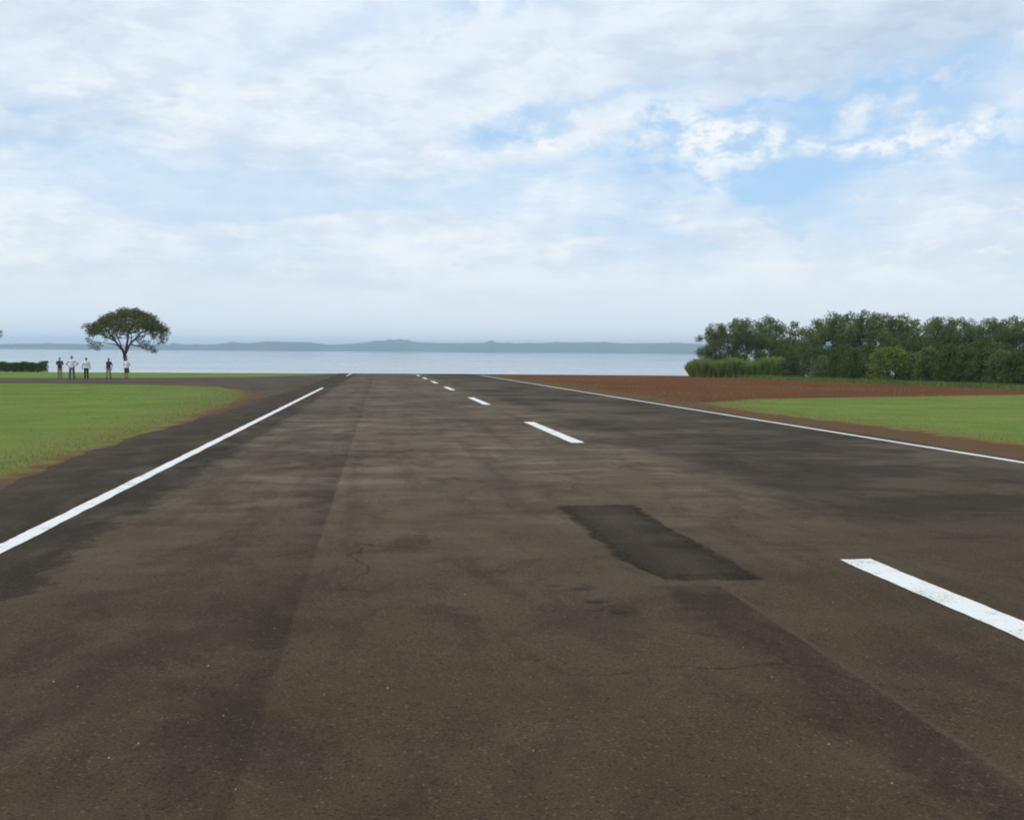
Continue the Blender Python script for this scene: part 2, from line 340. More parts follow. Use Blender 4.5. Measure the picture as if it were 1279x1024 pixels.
# runway sheet with a crumbled outline
ry = np.concatenate([-side(4, 120, 12, 2)[::-1], np.arange(-3.5, 128, .5), np.arange(128.5, 170, 2.)])
rx = np.concatenate([np.linspace(0, 1, 34)])
def wob(y, seed, amp):
    r_ = np.random.default_rng(seed); o = np.zeros_like(y)
    for k in range(9): o += amp / (1 + .45 * k) * np.sin(y * (.35 * 1.7 ** k) + r_.uniform(0, 6.28))
    return o * .45
xl = np.interp(ry, [0, 25, 42, 50, 60, 170], [-4.95, -4.9, -4.75, -4.45, -4.45, -4.8]) + wob(ry, 1, .24); xr_ = 10.85 + wob(ry, 2, .14)
X = xl[:, None] + (xr_ - xl)[:, None] * rx[None]; Y = np.repeat(ry[:, None], len(rx), 1)
V = np.stack([X, Y, zg(X, Y) + .016], -1).reshape(-1, 3); nx, ny = len(rx), len(ry)
ii = (np.arange(ny - 1)[:, None] * nx + np.arange(nx - 1)[None]).reshape(-1)
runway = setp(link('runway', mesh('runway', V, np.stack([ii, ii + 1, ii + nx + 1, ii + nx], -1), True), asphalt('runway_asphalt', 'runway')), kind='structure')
# taxiway crossing to the left
tp = np.array(TAXI); 
def taxi_lim(x):
    near = np.interp(x, [-140, -24, -15, -9.2, -6.6, -4.6], [66.5, 66.5, 64, 59.5, 53, 44]); far = np.interp(x, [-140, -32, -20, -12, -6.5, -4.6], [82, 82, 84, 90, 104, 114]); return near, far
tx = np.concatenate([np.linspace(-140, -40, 20), np.arange(-39, -4.5, .4)])
tn, tf = taxi_lim(tx); tn = tn + wob(tx, 5, .3); tf = tf + wob(tx, 6, .4); tt = np.linspace(0, 1, 16)
X = np.repeat(tx[:, None], 16, 1); Y = tn[:, None] + (tf - tn)[:, None] * tt[None]
V = np.stack([X, Y, zg(X, Y) + .008], -1).reshape(-1, 3); ii = (np.arange(len(tx) - 1)[:, None] * 16 + np.arange(15)[None]).reshape(-1)
taxiway = setp(link('taxiway', mesh('taxiway', V, np.stack([ii, ii + 16, ii + 17, ii + 1], -1), True), asphalt('taxiway_asphalt', 'taxi')), kind='structure')
# repair patch
py_ = np.linspace(7.05, 10.95, 40); pl = 1.93 + wob(py_ * 3, 11, .05) + np.interp(py_, [7, 8], [.18, 0]); pr = 2.86 + wob(py_ * 3, 12, .05)
V = np.concatenate([np.stack([pl, py_, zg(pl, py_) + .020], -1), np.stack([pr, py_, zg(pr, py_) + .020], -1)]); n = len(py_)
link('repair_patch', mesh('repair_patch', V, [(i, n + i, n + i + 1, i + 1) for i in range(n - 1)]), asphalt('patch_asphalt', 'patch'), runway)
# painted markings
m_paint, t = mat('worn_white_paint')
pos = t.node('ShaderNodeNewGeometry').outputs['Position']
pn, pf = t.noise(pos, 3, 5, .65), t.noise(pos, 45, 4, .7)
c = t.mix(t.step(pn, .45, .75, 0, .5), (.74, .74, .71), (.54, .53, .49)); c = t.mix(t.step(t.m('ADD', pf, t.m('MULTIPLY', t.m('SUBTRACT', pn, .5), .5)), .58, .68, 0, .75), c, (.14, .12, .095))
finish(t, c, .7, bump=pf, bstr=.3, bdist=.006, spec=.3)
def strip(name, x0, x1, y0, y1, seed, slant=0.0, step=.06, amp=.009):
    yy = np.linspace(y0, y1, max(6, int((y1 - y0) / step))); l = x0 + wob(yy * 9, seed, amp); r_ = x1 + wob(yy * 9, seed + 50, amp)
    n = len(yy); V = np.concatenate([np.stack([l, yy, zg(l, yy) + .021], -1), np.stack([r_, yy, zg(r_, yy) + .021], -1)])
    return link(name, mesh(name, V, [(i, n + i, n + i + 1, i + 1) for i in range(n - 1)]), m_paint, runway)
for i, (y0, y1) in enumerate([(1.2, 7.7), (19.3, 25.9), (36.0, 42.9), (53.2, 59.8), (68.6, 75.2), (83.8, 90.4), (99.2, 105.5), (114.2, 120)]):
    strip('centre_dash', 3.77, 4.04, y0, y1, 20 + i)
strip('edge_line', -3.28, -3.115, -60, 57.0, 31, step=.12)
strip('edge_line', -3.27, -3.12, 98, 128, 32, step=.3)
strip('edge_line', 10.44, 10.59, -60, 104, 33, step=.2)

# ------------------------------------------------------------------ lake and far shore
LAKE_Z = -10.0
m_lake, t = mat('lake_water')
pos = t.node('ShaderNodeNewGeometry').outputs['Position']
wn = t.noise(t.v('MULTIPLY', pos, (.004, .012, 0)), 1.0, 4)
finish(t, (.13, .165, .19), t.step(wn, .3, .7, .06, .16), bump=t.noise(pos, .6, 3), bstr=.06, bdist=.1, spec=.6)
lake = setp(link('lake', mesh('lake', [(-9000, 205, LAKE_Z), (9000, 205, LAKE_Z), (9000, 9000, LAKE_Z), (-9000, 9000, LAKE_Z)], [(0, 1, 2, 3)]), m_lake), kind='structure')
m_hill, t = mat('distant_woodland')
pos = t.node('ShaderNodeNewGeometry').outputs['Position']
hn = t.noise(t.v('MULTIPLY', pos, (.004, .004, .02)), 1.0, 5)
finish(t, t.mix(t.step(hn, .4, .6), (.022, .045, .030), (.060, .085, .045)), .95, spec=.1)
prof = np.array([(-900, 6), (-400, 7), (0, 5), (60, 6.5), (120, 6), (200, 6), (250, 6.5), (300, 8.5), (345, 11), (385, 11), (410, 8), (432, 9), (455, 11), (478, 13.5), (500, 14.5), (515, 13), (540, 12), (590, 11.5),
                 (612, 13), (640, 12), (680, 13), (730, 14), (755, 14.5), (775, 13), (820, 14), (870, 13), (1000, 12), (1200, 14), (1500, 11), (2200, 10)], float)
RS = 4000.0
azs = np.arange(R(-58), R(62), R(.035)); dep = np.array([0, 25, 70, 140, 240, 380, 560, 800, 1200, 1800.])
yawc = YAW
u_of = 639.5 + F_PX * np.tan(np.clip(azs - yawc, R(-62), R(58)))
hp = np.interp(u_of, prof[:, 0], prof[:, 1]) * RS / F_PX * 1.10
bmp = np.zeros_like(azs); hr = np.random.default_rng(3)
for k in range(60):
    a0 = hr.uniform(azs[0], azs[-1]); bmp += hr.uniform(1, 5) * np.exp(-((azs - a0) / R(hr.uniform(.12, .7))) ** 2)
for a_, hgt in ((486, 9), (498, 8), (508, 7), (612, 5), (755, 4)):
    bmp += hgt * np.exp(-((u_of - a_) / 5.0) ** 2)
shp = np.array([0, .10, .22, .40, .58, .78, .95, 1.0, .9, .6])
HH = np.maximum(0, hp[None] + bmp[None]) * shp[:, None] + hr.normal(0, 1.3, (len(dep), len(azs))) * (shp[:, None] > .05)
RR = RS + dep[:, None] + 120 * np.sin(azs * 9)[None] + 60 * np.sin(azs * 31 + 1)[None]
V = np.stack([RR * np.sin(azs)[None], RR * np.cos(azs)[None], LAKE_Z - .6 + HH], -1).reshape(-1, 3); na = len(azs)
ii = (np.arange(len(dep) - 1)[:, None] * na + np.arange(na - 1)[None]).reshape(-1)
hills = setp(link('hills', mesh('hills', V, np.stack([ii, ii + 1, ii + na + 1, ii + na], -1), True), m_hill), kind='structure')

# ------------------------------------------------------------------ haze over the lake
m_haze = bpy.data.materials.new('haze_air'); m_haze.use_nodes = True; t = NT(m_haze.node_tree)
pv = t.node('ShaderNodeVolumePrincipled'); pv.inputs['Color'].default_value = (.66, .84, 1.0, 1); pv.inputs['Density'].default_value = .00023; pv.inputs['Anisotropy'].default_value = .1
t.l.new(pv.outputs[0], t.node('ShaderNodeOutputMaterial').inputs['Volume'])
x0, x1, y0, y1, z0, z1 = -9500, 9500, -600, 9500, -14.5, 60
hz = link('haze', mesh('haze', [(x0, y0, z0), (x1, y0, z0), (x1, y1, z0), (x0, y1, z0), (x0, y0, z1), (x1, y0, z1), (x1, y1, z1), (x0, y1, z1)],
     [(3, 2, 1, 0), (4, 5, 6, 7), (0, 1, 5, 4), (1, 2, 6, 5), (2, 3, 7, 6), (3, 0, 4, 7)]), m_haze)
setp(hz, 'pale blue haze in the air over the lake', 'haze', kind='stuff')

# ------------------------------------------------------------------ vegetation
def tubes(segs, sides=7):
    """segs: list of polylines [(point, radius), ...] -> one mesh of tapered tubes"""
    V, Fc = [], []
    for pl_ in segs:
        base = len(V)
        for i, (p, r_) in enumerate(pl_):
            p = Vector(p); a_ = Vector(pl_[max(0, i - 1)][0]); b_ = Vector(pl_[min(len(pl_) - 1, i + 1)][0]); dd = (b_ - a_).normalized()
            s_ = dd.cross(Vector((.31, .95, .05))); s_ = s_.normalized() if s_.length > 1e-4 else Vector((1, 0, 0)); q = dd.cross(s_)
            for k in range(sides):
                an = 2 * math.pi * k / sides; V.append(p + (s_ * math.cos(an) + q * math.sin(an)) * r_)
        for i in range(len(pl_) - 1):
            for k in range(sides):
                Fc.append((base + i * sides + k, base + i * sides + (k + 1) % sides, base + (i + 1) * sides + (k + 1) % sides, base + (i + 1) * sides + k))
        Fc.append(tuple(base + k for k in range(sides))[::-1]); e = base + (len(pl_) - 1) * sides; Fc.append(tuple(e + k for k in range(sides)))
    return mesh('limbs', V, Fc, True)
def curve(a, b, r0, r1, sag=.12, n=5, rs=random):
    a, b = Vector(a), Vector(b); L = (b - a).length; off = Vector((rs.uniform(-1, 1), rs.uniform(-1, 1), rs.uniform(-.2, 1))) * L * sag; out = []
    for i in range(n + 1):
        f = i / n; p = a.lerp(b, f) + off * math.sin(math.pi * f) + (Vector((rs.uniform(-1, 1), rs.uniform(-1, 1), rs.uniform(-1, 1))) * L * .025 if 0 < i < n else Vector((0, 0, 0)))
        out.append((p, r0 + (r1 - r0) * f ** .8))
    return out
def leaves(clumps, per, size, seed, flat=.8, droop=0.0, aspect=.55):
    """clumps: (centre, radius) -> separate leaf quads spread through each clump"""
    g_ = np.random.default_rng(seed); C, S = [], []
    for c, r_ in clumps:
        n = max(8, int(per * r_ ** 2)); v = g_.normal(size=(n, 3)); v /= np.linalg.norm(v, axis=1)[:, None]
        rad = r_ * (g_.uniform(.12, 1, n) ** .5) * g_.uniform(.8, 1.2, n); v *= rad[:, None]; v[:, 2] *= flat
        C.append(np.array(c)[None] + v); S.append(np.full(n, 1.0) * g_.uniform(-.18, .18))
    C = np.concatenate(C); cl_t = np.concatenate(S); N = len(C)
    a_ = g_.normal(size=(N, 3)); a_[:, 2] -= droop; a_ /= np.linalg.norm(a_, axis=1)[:, None]
    b_ = np.cross(a_, g_.normal(size=(N, 3))); b_ /= np.linalg.norm(b_, axis=1)[:, None]
    L = size * g_.uniform(.6, 1.4, N)[:, None]; Wd = L * aspect
    V = np.stack([C - a_ * L * .5, C + b_ * Wd * .5 - a_ * L * .05, C + a_ * L * .5, C - b_ * Wd * .5 - a_ * L * .05], 1)
    me = quads('foliage', V); tint(me, np.clip(g_.uniform(.1, .8, N) + cl_t, 0, 1)); return me
m_bark = plain('bark', (.085, .070, .055), .95, .1); m_bark2 = plain('pale_bark', (.20, .18, .15), .9, .1)
m_umb = leaf_mat('olive_leaves', (.060, .068, .024), (.180, .170, .065), .36)
m_tall = leaf_mat('tree_leaves', (.062, .098, .030), (.190, .240, .078), .40)
m_dark = leaf_mat('dark_shrub_leaves', (.032, .062, .014), (.110, .158, .038), .33)
m_lime = leaf_mat('bright_shrub_leaves', (.070, .120, .020), (.21, .28, .05), .40)
m_cane = leaf_mat('cane_leaves', (.150, .230, .050), (.36, .44, .13), .55)
m_grass = leaf_mat('grass_blades', (.148, .212, .050), (.235, .290, .085), .48)

def make_tree(name, loc, trunk, limbs, clumps, bark, leafm, per, size, seed, **kw):
    rt = empty(name, loc); rs = random.Random(seed)
    segs = [trunk] + [l for l in limbs]; pts = [(Vector(p), r_) for s_ in segs for p, r_ in s_[1:]]
    for c, r_ in clumps:
        c = Vector(c); p, pr_ = min(pts, key=lambda q: (q[0] - c).length + max(0, q[0].z - c.z) * 1.2)
        if (p - c).length > .25: segs.append(curve(p, c, min(pr_ * .7, .07), .012, .14, 4, rs))
    t_ = link('trunk', tubes(segs, 7), bark, rt); link('crown', leaves(clumps, per, size, seed, **kw), leafm, rt); return rt

# -- the lone tree by the lake
D = 127.0; tx_ = at_y(158, D); PX = math.hypot(tx_, D) / F_PX; tb = Z(tx_, D)
def px(u, h, dpt=0.0): return (u * PX, dpt, h * PX + .05)
top_h = (ray(158, 382).z / math.hypot(ray(158, 382).x, ray(158, 382).y) * math.hypot(tx_, D) + CAM_H - tb) / PX   # crown top above the base, in pixels
kz = top_h / 84.0
def Q(u, h, dpt=0.0): return (u * PX * .92, dpt * PX, h * PX * kz)
rs = random.Random(5); fork = Q(-2, 22)
trunk = [(Q(1, -3), .34), (Q(0, 6), .25), (Q(-1, 14), .23), (fork, .24)]
limbs = [curve(fork, Q(-17, 46, -3), .17, .10, .04, 5, rs), curve(Q(-17, 46, -3), Q(-30, 66, -8), .10, .04, .05, 4, rs), curve(Q(-14, 40, -2), Q(-42, 52, 2), .08, .03, .06, 4, rs),
         curve(fork, Q(2, 52, 4), .18, .10, .04, 5, rs), curve(Q(2, 52, 4), Q(-8, 74, 10), .09, .03, .05, 4, rs), curve(Q(2, 50, 4), Q(18, 74, -6), .09, .03, .05, 4, rs),
         curve(fork, Q(20, 50, -8), .14, .08, .06, 5, rs), curve(Q(20, 50, -8), Q(40, 60, -12), .08, .03, .06, 4, rs), curve(Q(6, 36, -2), Q(30, 30, -6), .09, .03, .05, 4, rs),
         curve(fork, Q(0, 44, 26), .13, .06, .06, 5, rs), curve(Q(0, 44, 26), Q(-6, 66, 34), .06, .03, .06, 4, rs), curve(fork, Q(-4, 46, -26), .12, .06, .06, 5, rs), curve(Q(-4, 46, -26), Q(4, 66, -34), .06, .03, .06, 4, rs),
         curve(Q(-10, 34, 0), Q(-36, 37, 6), .07, .03, .05, 4, rs)]
clumps = []
for k in range(150):                                            # domed top
    a_ = rs.uniform(0, 6.283); r_ = math.sqrt(rs.uniform(0, 1)); u = 2 + r_ * math.cos(a_) * 44; dp = r_ * math.sin(a_) * 40
    h = 80 - 24 * r_ ** 2.0 + rs.uniform(-8, 1.5) - (2 if u < -10 else 0); clumps.append((Q(u, h, dp), rs.uniform(5, 8) * PX))
for (u, h, dp, r_) in [(-47, 60, 2, 4.5), (-51, 57, -2, 3.5), (-42, 50, 4, 5.5), (-30, 51, -8, 6), (-41, 38, 4, 5.5), (-35, 35, 8, 5), (-46, 41, 0, 4.5), (-40, 33, -4, 5), (-36, 30, 2, 4), (-22, 47, -6, 5.5), (-26, 44, 8, 5),
                       (46, 51, 0, 8), (47, 46, -6, 7), (43, 42, 5, 6.5), (38, 50, -12, 7.5), (45, 56, 10, 8), (40, 58, -16, 8), (32, 47, 6, 6), (16, 41, -4, 5), (21, 36, -6, 6), (27, 32, -6, 6.5), (33, 29, -6, 6), (36, 27, -4, 4),
                       (24, 39, 2, 5), (0, 60, 12, 5), (-14, 60, -14, 5), (12, 58, 14, 5), (28, 58, 0, 6), (40, 37, 3, 3), (46, 38, 0, 2.5)]:
    clumps.append((Q(u, h, dp), r_ * PX))
for k in range(34):                                            # dappled inner foliage below the dome
    a_ = rs.uniform(0, 6.283); r_ = math.sqrt(rs.uniform(.15, 1)); clumps.append((Q(2 + r_ * math.cos(a_) * 42, rs.uniform(44, 64), r_ * math.sin(a_) * 34), rs.uniform(3, 5.2) * PX))
lone = make_tree('umbrella_tree', (tx_, D, tb), trunk, limbs, clumps, m_bark, m_umb, 230, .19, 21, flat=.75)
setp(lone, 'lone tree with a wide domed crown and forked trunk beside the lake', 'tree')
# -- its neighbour, mostly out of frame at the left border
ex_ = at_y(-34, 118); rs = random.Random(9); hb = Z(ex_, 118)
zt = CAM_H + ray(0, 418).z / ray(0, 418).y * 118 - hb
cl2 = [((rs.uniform(-2.4, 2.4), rs.uniform(-2.4, 2.4), zt + rs.uniform(-.2, 1.8)), rs.uniform(.5, .8)) for _ in range(34)] + [((3.05, .0, zt - .15), .34), ((3.0, .1, zt + .25), .38), ((2.6, .1, zt + .3), .5)]
nb_ = make_tree('spreading_tree', (ex_, 118, hb), [((0, 0, -.3), .26), ((.1, 0, zt * .4), .2), ((.1, .1, zt * .7), .16)],
          [curve((.1, .1, zt * .7), (a_, b_, zt + .4), .1, .03, .08, 5, rs) for a_, b_ in ((2, .3), (-2, .2), (.2, 2), (-.3, -2), (2.4, -.2))], cl2, m_bark, m_umb, 260, .16, 22, flat=.7)
setp(nb_, 'dark tree whose crown tip reaches above the low clipped hedge', 'tree')

# -- tall slender trees of the windbreak
def nth(k, txt):
    cnt[k] = cnt.get(k, -1) + 1; return txt % NTH[cnt[k]]
def tall_proto(seed, h, spread, full):
    rs = random.Random(seed); top = h * rs.uniform(.60, .68); lean = rs.uniform(-.3, .3)
    trunk = [((0, 0, -.3), .15), ((lean * .3, .05, h * .25), .125), ((lean * .7, 0, h * .45), .10), ((lean, .1, top), .07), ((lean * 1.1, .1, h * .88), .025)]
    limbs, clumps = [], []
    for k in range(9):
        a_ = k * 2.4 + rs.uniform(-.4, .4); zb = h * rs.uniform(.22, .62); f = zb / top
        e = (math.cos(a_) * spread * rs.uniform(.5, 1), math.sin(a_) * spread * rs.uniform(.5, 1), min(h * .94, zb + h * rs.uniform(.18, .36)))
        limbs.append(curve((lean * f, .05, zb), e, .06, .02, .08, 4, rs))
        for _ in range(full): clumps.append(((e[0] + rs.uniform(-.55, .55), e[1] + rs.uniform(-.55, .55), e[2] + rs.uniform(-1.1, .7)), rs.uniform(.45, .95)))
    for _ in range(full + 2): clumps.append(((lean + rs.uniform(-.5, .5), rs.uniform(-.5, .5), h * rs.uniform(.80, .98)), rs.uniform(.45, .8)))
    return trunk, limbs, clumps
PROTO = []
for i, (sd_, h, sp, fu) in enumerate([(101, 8.0, 1.9, 4), (102, 7.6, 1.7, 3), (103, 8.4, 2.1, 4), (104, 7.4, 1.6, 3), (105, 8.0, 1.8, 5)]):
    tr_, li_, cl_ = tall_proto(sd_, h, sp, fu)
    segs = [tr_] + li_; pts = [(Vector(p), r_) for s_ in segs for p, r_ in s_[1:]]; rs = random.Random(sd_)
    for c, r_ in cl_:
        c = Vector(c); p, pr_ = min(pts, key=lambda q: (q[0] - c).length + max(0, q[0].z - c.z) * 1.2); segs.append(curve(p, c, min(pr_ * .7, .035), .008, .1, 3, rs))
    PROTO.append((tubes(segs, 6), leaves(cl_, 300, .20, sd_ + 7, flat=.9, droop=.3), max(Vector(c).z + r_ * .5 for c, r_ in cl_)))
PROTO[1][0].materials.append(m_bark2); PROTO[3][0].materials.append(m_bark2)
for i in (0, 2, 4): PROTO[i][0].materials.append(m_bark)
for p in PROTO: p[1].materials.append(m_tall)
# (picture column, picture row of the top, distance along the runway, kind)
TALL = [(884, 412, 121, 3), (898, 404, 118, 0), (916, 398, 120, 2), (933, 399, 116, 4), (948, 396, 121, 1), (962, 397, 117, 3), (975, 401, 122, 1), (990, 402, 116, 3), (1005, 410, 113, 1),
        (1022, 398, 108, 0), (1040, 393, 104, 2), (1058, 391, 106, 4), (1074, 388, 102, 2), (1092, 391, 104, 0), (1110, 393, 100, 4), (1126, 396, 103, 1), (1143, 399, 99, 3), (1158, 398, 102, 1),
        (1172, 396, 96, 0), (1188, 399, 99, 3), (1203, 397, 94, 2), (1219, 400, 97, 1), (1236, 397, 92, 0), (1252, 399, 95, 3), (1268, 395, 90, 2), (1286, 396, 92, 4), (1304, 396, 88, 0)]
rs = random.Random(31); NTH = 'first second third fourth fifth sixth seventh eighth ninth tenth eleventh twelfth thirteenth fourteenth'.split(); cnt = {}
for (u, v_, y, k) in TALL:
    x = at_y(u, y); b = Z(x, y); r0 = ray(u, v_); hgt = CAM_H + r0.z / r0.y * y - b; tr_, lv_, h0 = PROTO[k]
    o = empty('windbreak_tree', (x, y, b - .05), rs.uniform(0, 6.28)); s_ = hgt / h0; o.scale = (s_ * rs.uniform(.95, 1.15),) * 2 + (s_,)
    link('trunk', tr_, None, o); link('crown', lv_, None, o)
    if u < 1008: setp(o, nth(1, '%s slender tree behind the cane grass, counted from the lake'), 'tree', 'windbreak trees behind the cane grass')
    elif u < 1160: setp(o, nth(2, '%s tall leafy tree behind the lime green shrub, counted from the lake'), 'tree', 'windbreak trees behind the lime shrub')
    else: setp(o, nth(3, '%s thin crowned tree behind the dark shrub row, counted from the lake'), 'tree', 'windbreak trees behind the dark shrubs')

# -- shrubs in front of them
def shrub_proto(seed, n=64, size=.16, per=330):
    rs = random.Random(seed); cl_ = []; limbs = []
    for k in range(n):
        a_ = rs.uniform(0, 6.283); zz = rs.uniform(.06, 1.0); rad = (math.sin(math.pi * min(1, zz * .62 + .30)) ** .8) * rs.uniform(.35, 1.0)
        cl_.append(((math.cos(a_) * rad * 1.3, math.sin(a_) * rad * 1.3, zz * 2.5), rs.uniform(.36, .62)))
    stems = [curve((rs.uniform(-.15, .15), rs.uniform(-.15, .15), -.15), Vector(c) * .85, .05, .012, .1, 4, rs) for c, r_ in cl_[::3]]
    return tubes(stems, 5), leaves(cl_, per, size, seed + 3, flat=.85)
SP = [shrub_proto(201), shrub_proto(202), shrub_proto(203), shrub_proto(204)]
for i, s_ in enumerate(SP):
    s_[0].materials.append(m_bark); s_[1].materials.append(m_dark)
lime = shrub_proto(210); lime[0].materials.append(m_bark); lime[1].materials.append(m_lime)
mid = shrub_proto(211); mid[0].materials.append(m_bark); mid[1].materials.append(m_tall)
def shrub(name, u, y, top, wide, pr_, label, group=None, rz=None):
    x = at_y(u, y); b = Z(x, y); r0 = ray(u, top); h = CAM_H + r0.z / r0.y * y - b
    o = empty(name, (x, y, b - .03), rs.uniform(0, 6.28)); o.scale = (wide / 3.3, wide / 3.3, h / 2.85)
    link('stems', pr_[0], None, o); link('foliage', pr_[1], None, o); return setp(o, label, 'shrub', group)
shrub('shrub', 988, 93, 437, 2.6, SP[0], 'dark rounded shrub at the end of the cane grass clump')
shrub('shrub', 1003, 96, 420, 2.8, mid, 'taller mid green bush between the cane grass and the dark shrubs')
shrub('shrub', 1044, 84, 440, 2.2, SP[1], 'small dark shrub to one side of the lime green shrub', rz=1)
shrub('shrub', 1066, 81, 434, 3.0, SP[2], 'broad dark shrub touching the bright lime green shrub')
shrub('shrub', 1112, 76, 431, 4.6, lime, 'large bright lime green shrub among dark shrubs')
shrub('shrub', 1026, 87, 441, 2.3, mid, 'small olive green shrub between the cane grass and the dark shrubs')
shrub('shrub', 1142, 75, 436, 3.4, mid, 'mid green shrub leaning against the bright lime green shrub')
GD = 'shrubs along the red field'; LD = '%s dark dense shrub along the red field, counted from the lime green shrub'
for (u, y, tp_, wd, k) in [(1160, 73, 430, 2.8, 3), (1184, 71, 428, 3.0, 0), (1208, 69, 436, 2.8, 1), (1230, 67, 433, 2.9, 2), (1252, 65, 434, 2.8, 3), (1274, 63, 436, 3.0, 0), (1300, 61, 434, 3.0, 1)]:
    shrub('shrub', u, y, tp_, wd, (mid if k == 3 else SP[k]), nth(4, LD.replace('dark dense', 'mid green' if k == 3 else 'dark dense')), GD)
GB = 'understorey bushes beneath the windbreak'; LB = '%s shaded bush beneath the windbreak trees, counted from the lake'
for (u, y, tp_, wd, k) in [(900, 110, 438, 3.4, 0), (925, 110, 440, 3.4, 1), (950, 109, 437, 3.4, 2), (974, 108, 434, 3.4, 3), (1024, 94, 432, 3.4, 0), (1050, 92, 430, 3.6, 1), (1086, 90, 428, 3.6, 2),
                           (1140, 86, 424, 3.6, 3), (1170, 84, 426, 3.4, 1), (1200, 82, 428, 3.4, 2), (1228, 80, 424, 3.4, 3), (1256, 77, 427, 3.4, 0), (1284, 74, 426, 3.4, 1)]:
    shrub('shrub', u, y, tp_, wd, SP[k], nth(5, LB), GB)

# -- clump of tall cane-like grass and the low hedge
def blades(P0, h, wdt, g_, bend=.5):
    N = len(P0); an = g_.uniform(0, 6.283, N); dr = np.stack([np.cos(an), np.sin(an), np.zeros(N)], -1); sd_ = np.stack([-np.sin(an), np.cos(an), np.zeros(N)], -1)
    up = np.array([0, 0, 1.]); b_ = (g_.uniform(.05, bend, N) * h)[:, None]
    m1 = P0 + up * (h * .55)[:, None] + dr * b_ * .35; tp_ = P0 + up * h[:, None] * g_.uniform(.85, 1, N)[:, None] + dr * b_; w_ = wdt[:, None]
    return np.stack([P0 - sd_ * w_ * .4, P0 + sd_ * w_ * .4, m1 + sd_ * w_ * .5, tp_, m1 - sd_ * w_ * .5], 1)
g_ = np.random.default_rng(41); c0 = (at_y(862, 101), 101.); c1 = (at_y(986, 96), 96.)
N = 12000; f = g_.uniform(0, 1, N); dpt = g_.uniform(0, 7, N)
bx0 = c0[0] + (c1[0] - c0[0]) * f + dpt * .30; by0 = c0[1] + (c1[1] - c0[1]) * f + dpt
hh = (1.95 + .18 * np.sin(f * 17) + .12 * np.sin(f * 41 + 1)) * g_.uniform(.72, 1.06, N) * np.clip(.62 + f * 4.2, 0, 1)
hh *= .97; hh += np.interp(f, [.75, .9, 1.0], [0, .3, .15])
z0_ = zg(bx0, by0); lift = np.where(g_.uniform(0, 1, N) < .65, g_.uniform(0, .6, N) * hh, 0)
V = blades(np.stack([bx0, by0, z0_ + lift - .02], -1), np.maximum(.25, hh - lift), g_.uniform(.07, .14, N), g_, .62)
me = quads('cane_blades', V, 5); tint(me, np.clip(g_.uniform(0, .8, N) + .15 * np.sin(f * 23), 0, 1), 5)
setp(link('cane_grass', me, m_cane), 'block of tall green cane-like grass at the end of the red field', 'tall grass')
N = 9000; f = g_.uniform(0, 1, N); hx0, hx1 = at_y(-40, 114.5), at_y(55, 114.5)
hxx = hx0 + (hx1 - hx0) * f; hyy = 114.5 + g_.uniform(0, 1.6, N); hb0 = zg(hxx, hyy); top = 1.05 + .06 * np.sin(f * 20) + .05 * np.sin(f * 47) + .1 * (f > .93)
C = np.stack([hxx, hyy, hb0 + top * g_.uniform(0, 1, N) ** .7], -1); a_ = g_.normal(size=(N, 3)); a_ /= np.linalg.norm(a_, axis=1)[:, None]
b_ = np.cross(a_, g_.normal(size=(N, 3))); b_ /= np.linalg.norm(b_, axis=1)[:, None]; L = .09 * g_.uniform(.7, 1.4, N)[:, None]
V = np.stack([C - a_ * L, C + b_ * L * .55, C + a_ * L, C - b_ * L * .55], 1)
V[:, :, 2] = np.maximum(V[:, :, 2], hb0[:, None] - .01)
me = quads('hedge_leaves', V); tint(me, g_.uniform(0, .9, N)); setp(link('clipped_hedge', me, m_dark), 'low clipped dark green hedge on the lawn before the lake', 'hedge')

# -- grass blades over the lawns (ragged verge near the runway, mown further out)
def lawn(name, N, xr, yr, seed, power, label):
    g_ = np.random.default_rng(seed); y = yr[0] + (yr[1] - yr[0]) * g_.uniform(0, 1, N) ** power; x = xr[0] + (xr[1] - xr[0]) * g_.uniform(0, 1, N) ** (1.6 if xr[0] > 0 else 1)
    if xr[0] < 0: x = xr[1] + (xr[0] - xr[1]) * g_.uniform(0, 1, N) ** 1.6
    Pn = np.stack([x, y], -1); b = bare(Pn); ptx = sdf_poly(Pn, TAXI)
    ok = (b + g_.normal(0, .35, N) < -.15) & (ptx < -.1); ok |= (b < .6) & (g_.uniform(0, 1, N) < .05) & (ptx < -.1)
    ok &= (x < xl.min() - .0) | (x > 11.1); Pn, b = Pn[ok], b[ok]; n = len(Pn); dist = np.hypot(Pn[:, 0], Pn[:, 1])
    h = (.020 + .028 * np.exp(-np.abs(b + .2) / .5)) * g_.uniform(.5, 1.4, n); wd = np.clip(dist * .00030, .005, .018) * g_.uniform(.7, 1.4, n)
    V = blades(np.stack([Pn[:, 0], Pn[:, 1], zg(Pn[:, 0], Pn[:, 1]) - .004], -1), h, wd, g_, .9)
    me = quads(name, V, 5); tint(me, np.clip(g_.uniform(0, .7, n) + .5 * np.exp(-np.abs(b) / .6), 0, 1), 5)
    setp(link(name, me, m_grass), label, 'grass', kind='stuff')
lawn('lawn_grass', 170000, (-34, -4.9), (11, 66), 51, 1.5, 'short green grass on the lawn between runway and taxiway')
lawn('lawn_grass', 120000, (11.0, 42), (14, 52), 52, 1.4, 'short green grass between the runway and the red field')
N = 9000; g_ = np.random.default_rng(53); fy = g_.uniform(57, 96, N); fx = 37.2 + np.interp(fy, [57, 68, 93, 96], [3.2, 2.0, -.2, -.6]) + g_.uniform(-1.2, 2.2, N)
V = blades(np.stack([fx, fy, zg(fx, fy) - .01], -1), g_.uniform(.1, .42, N), g_.uniform(.02, .045, N), g_, .8)
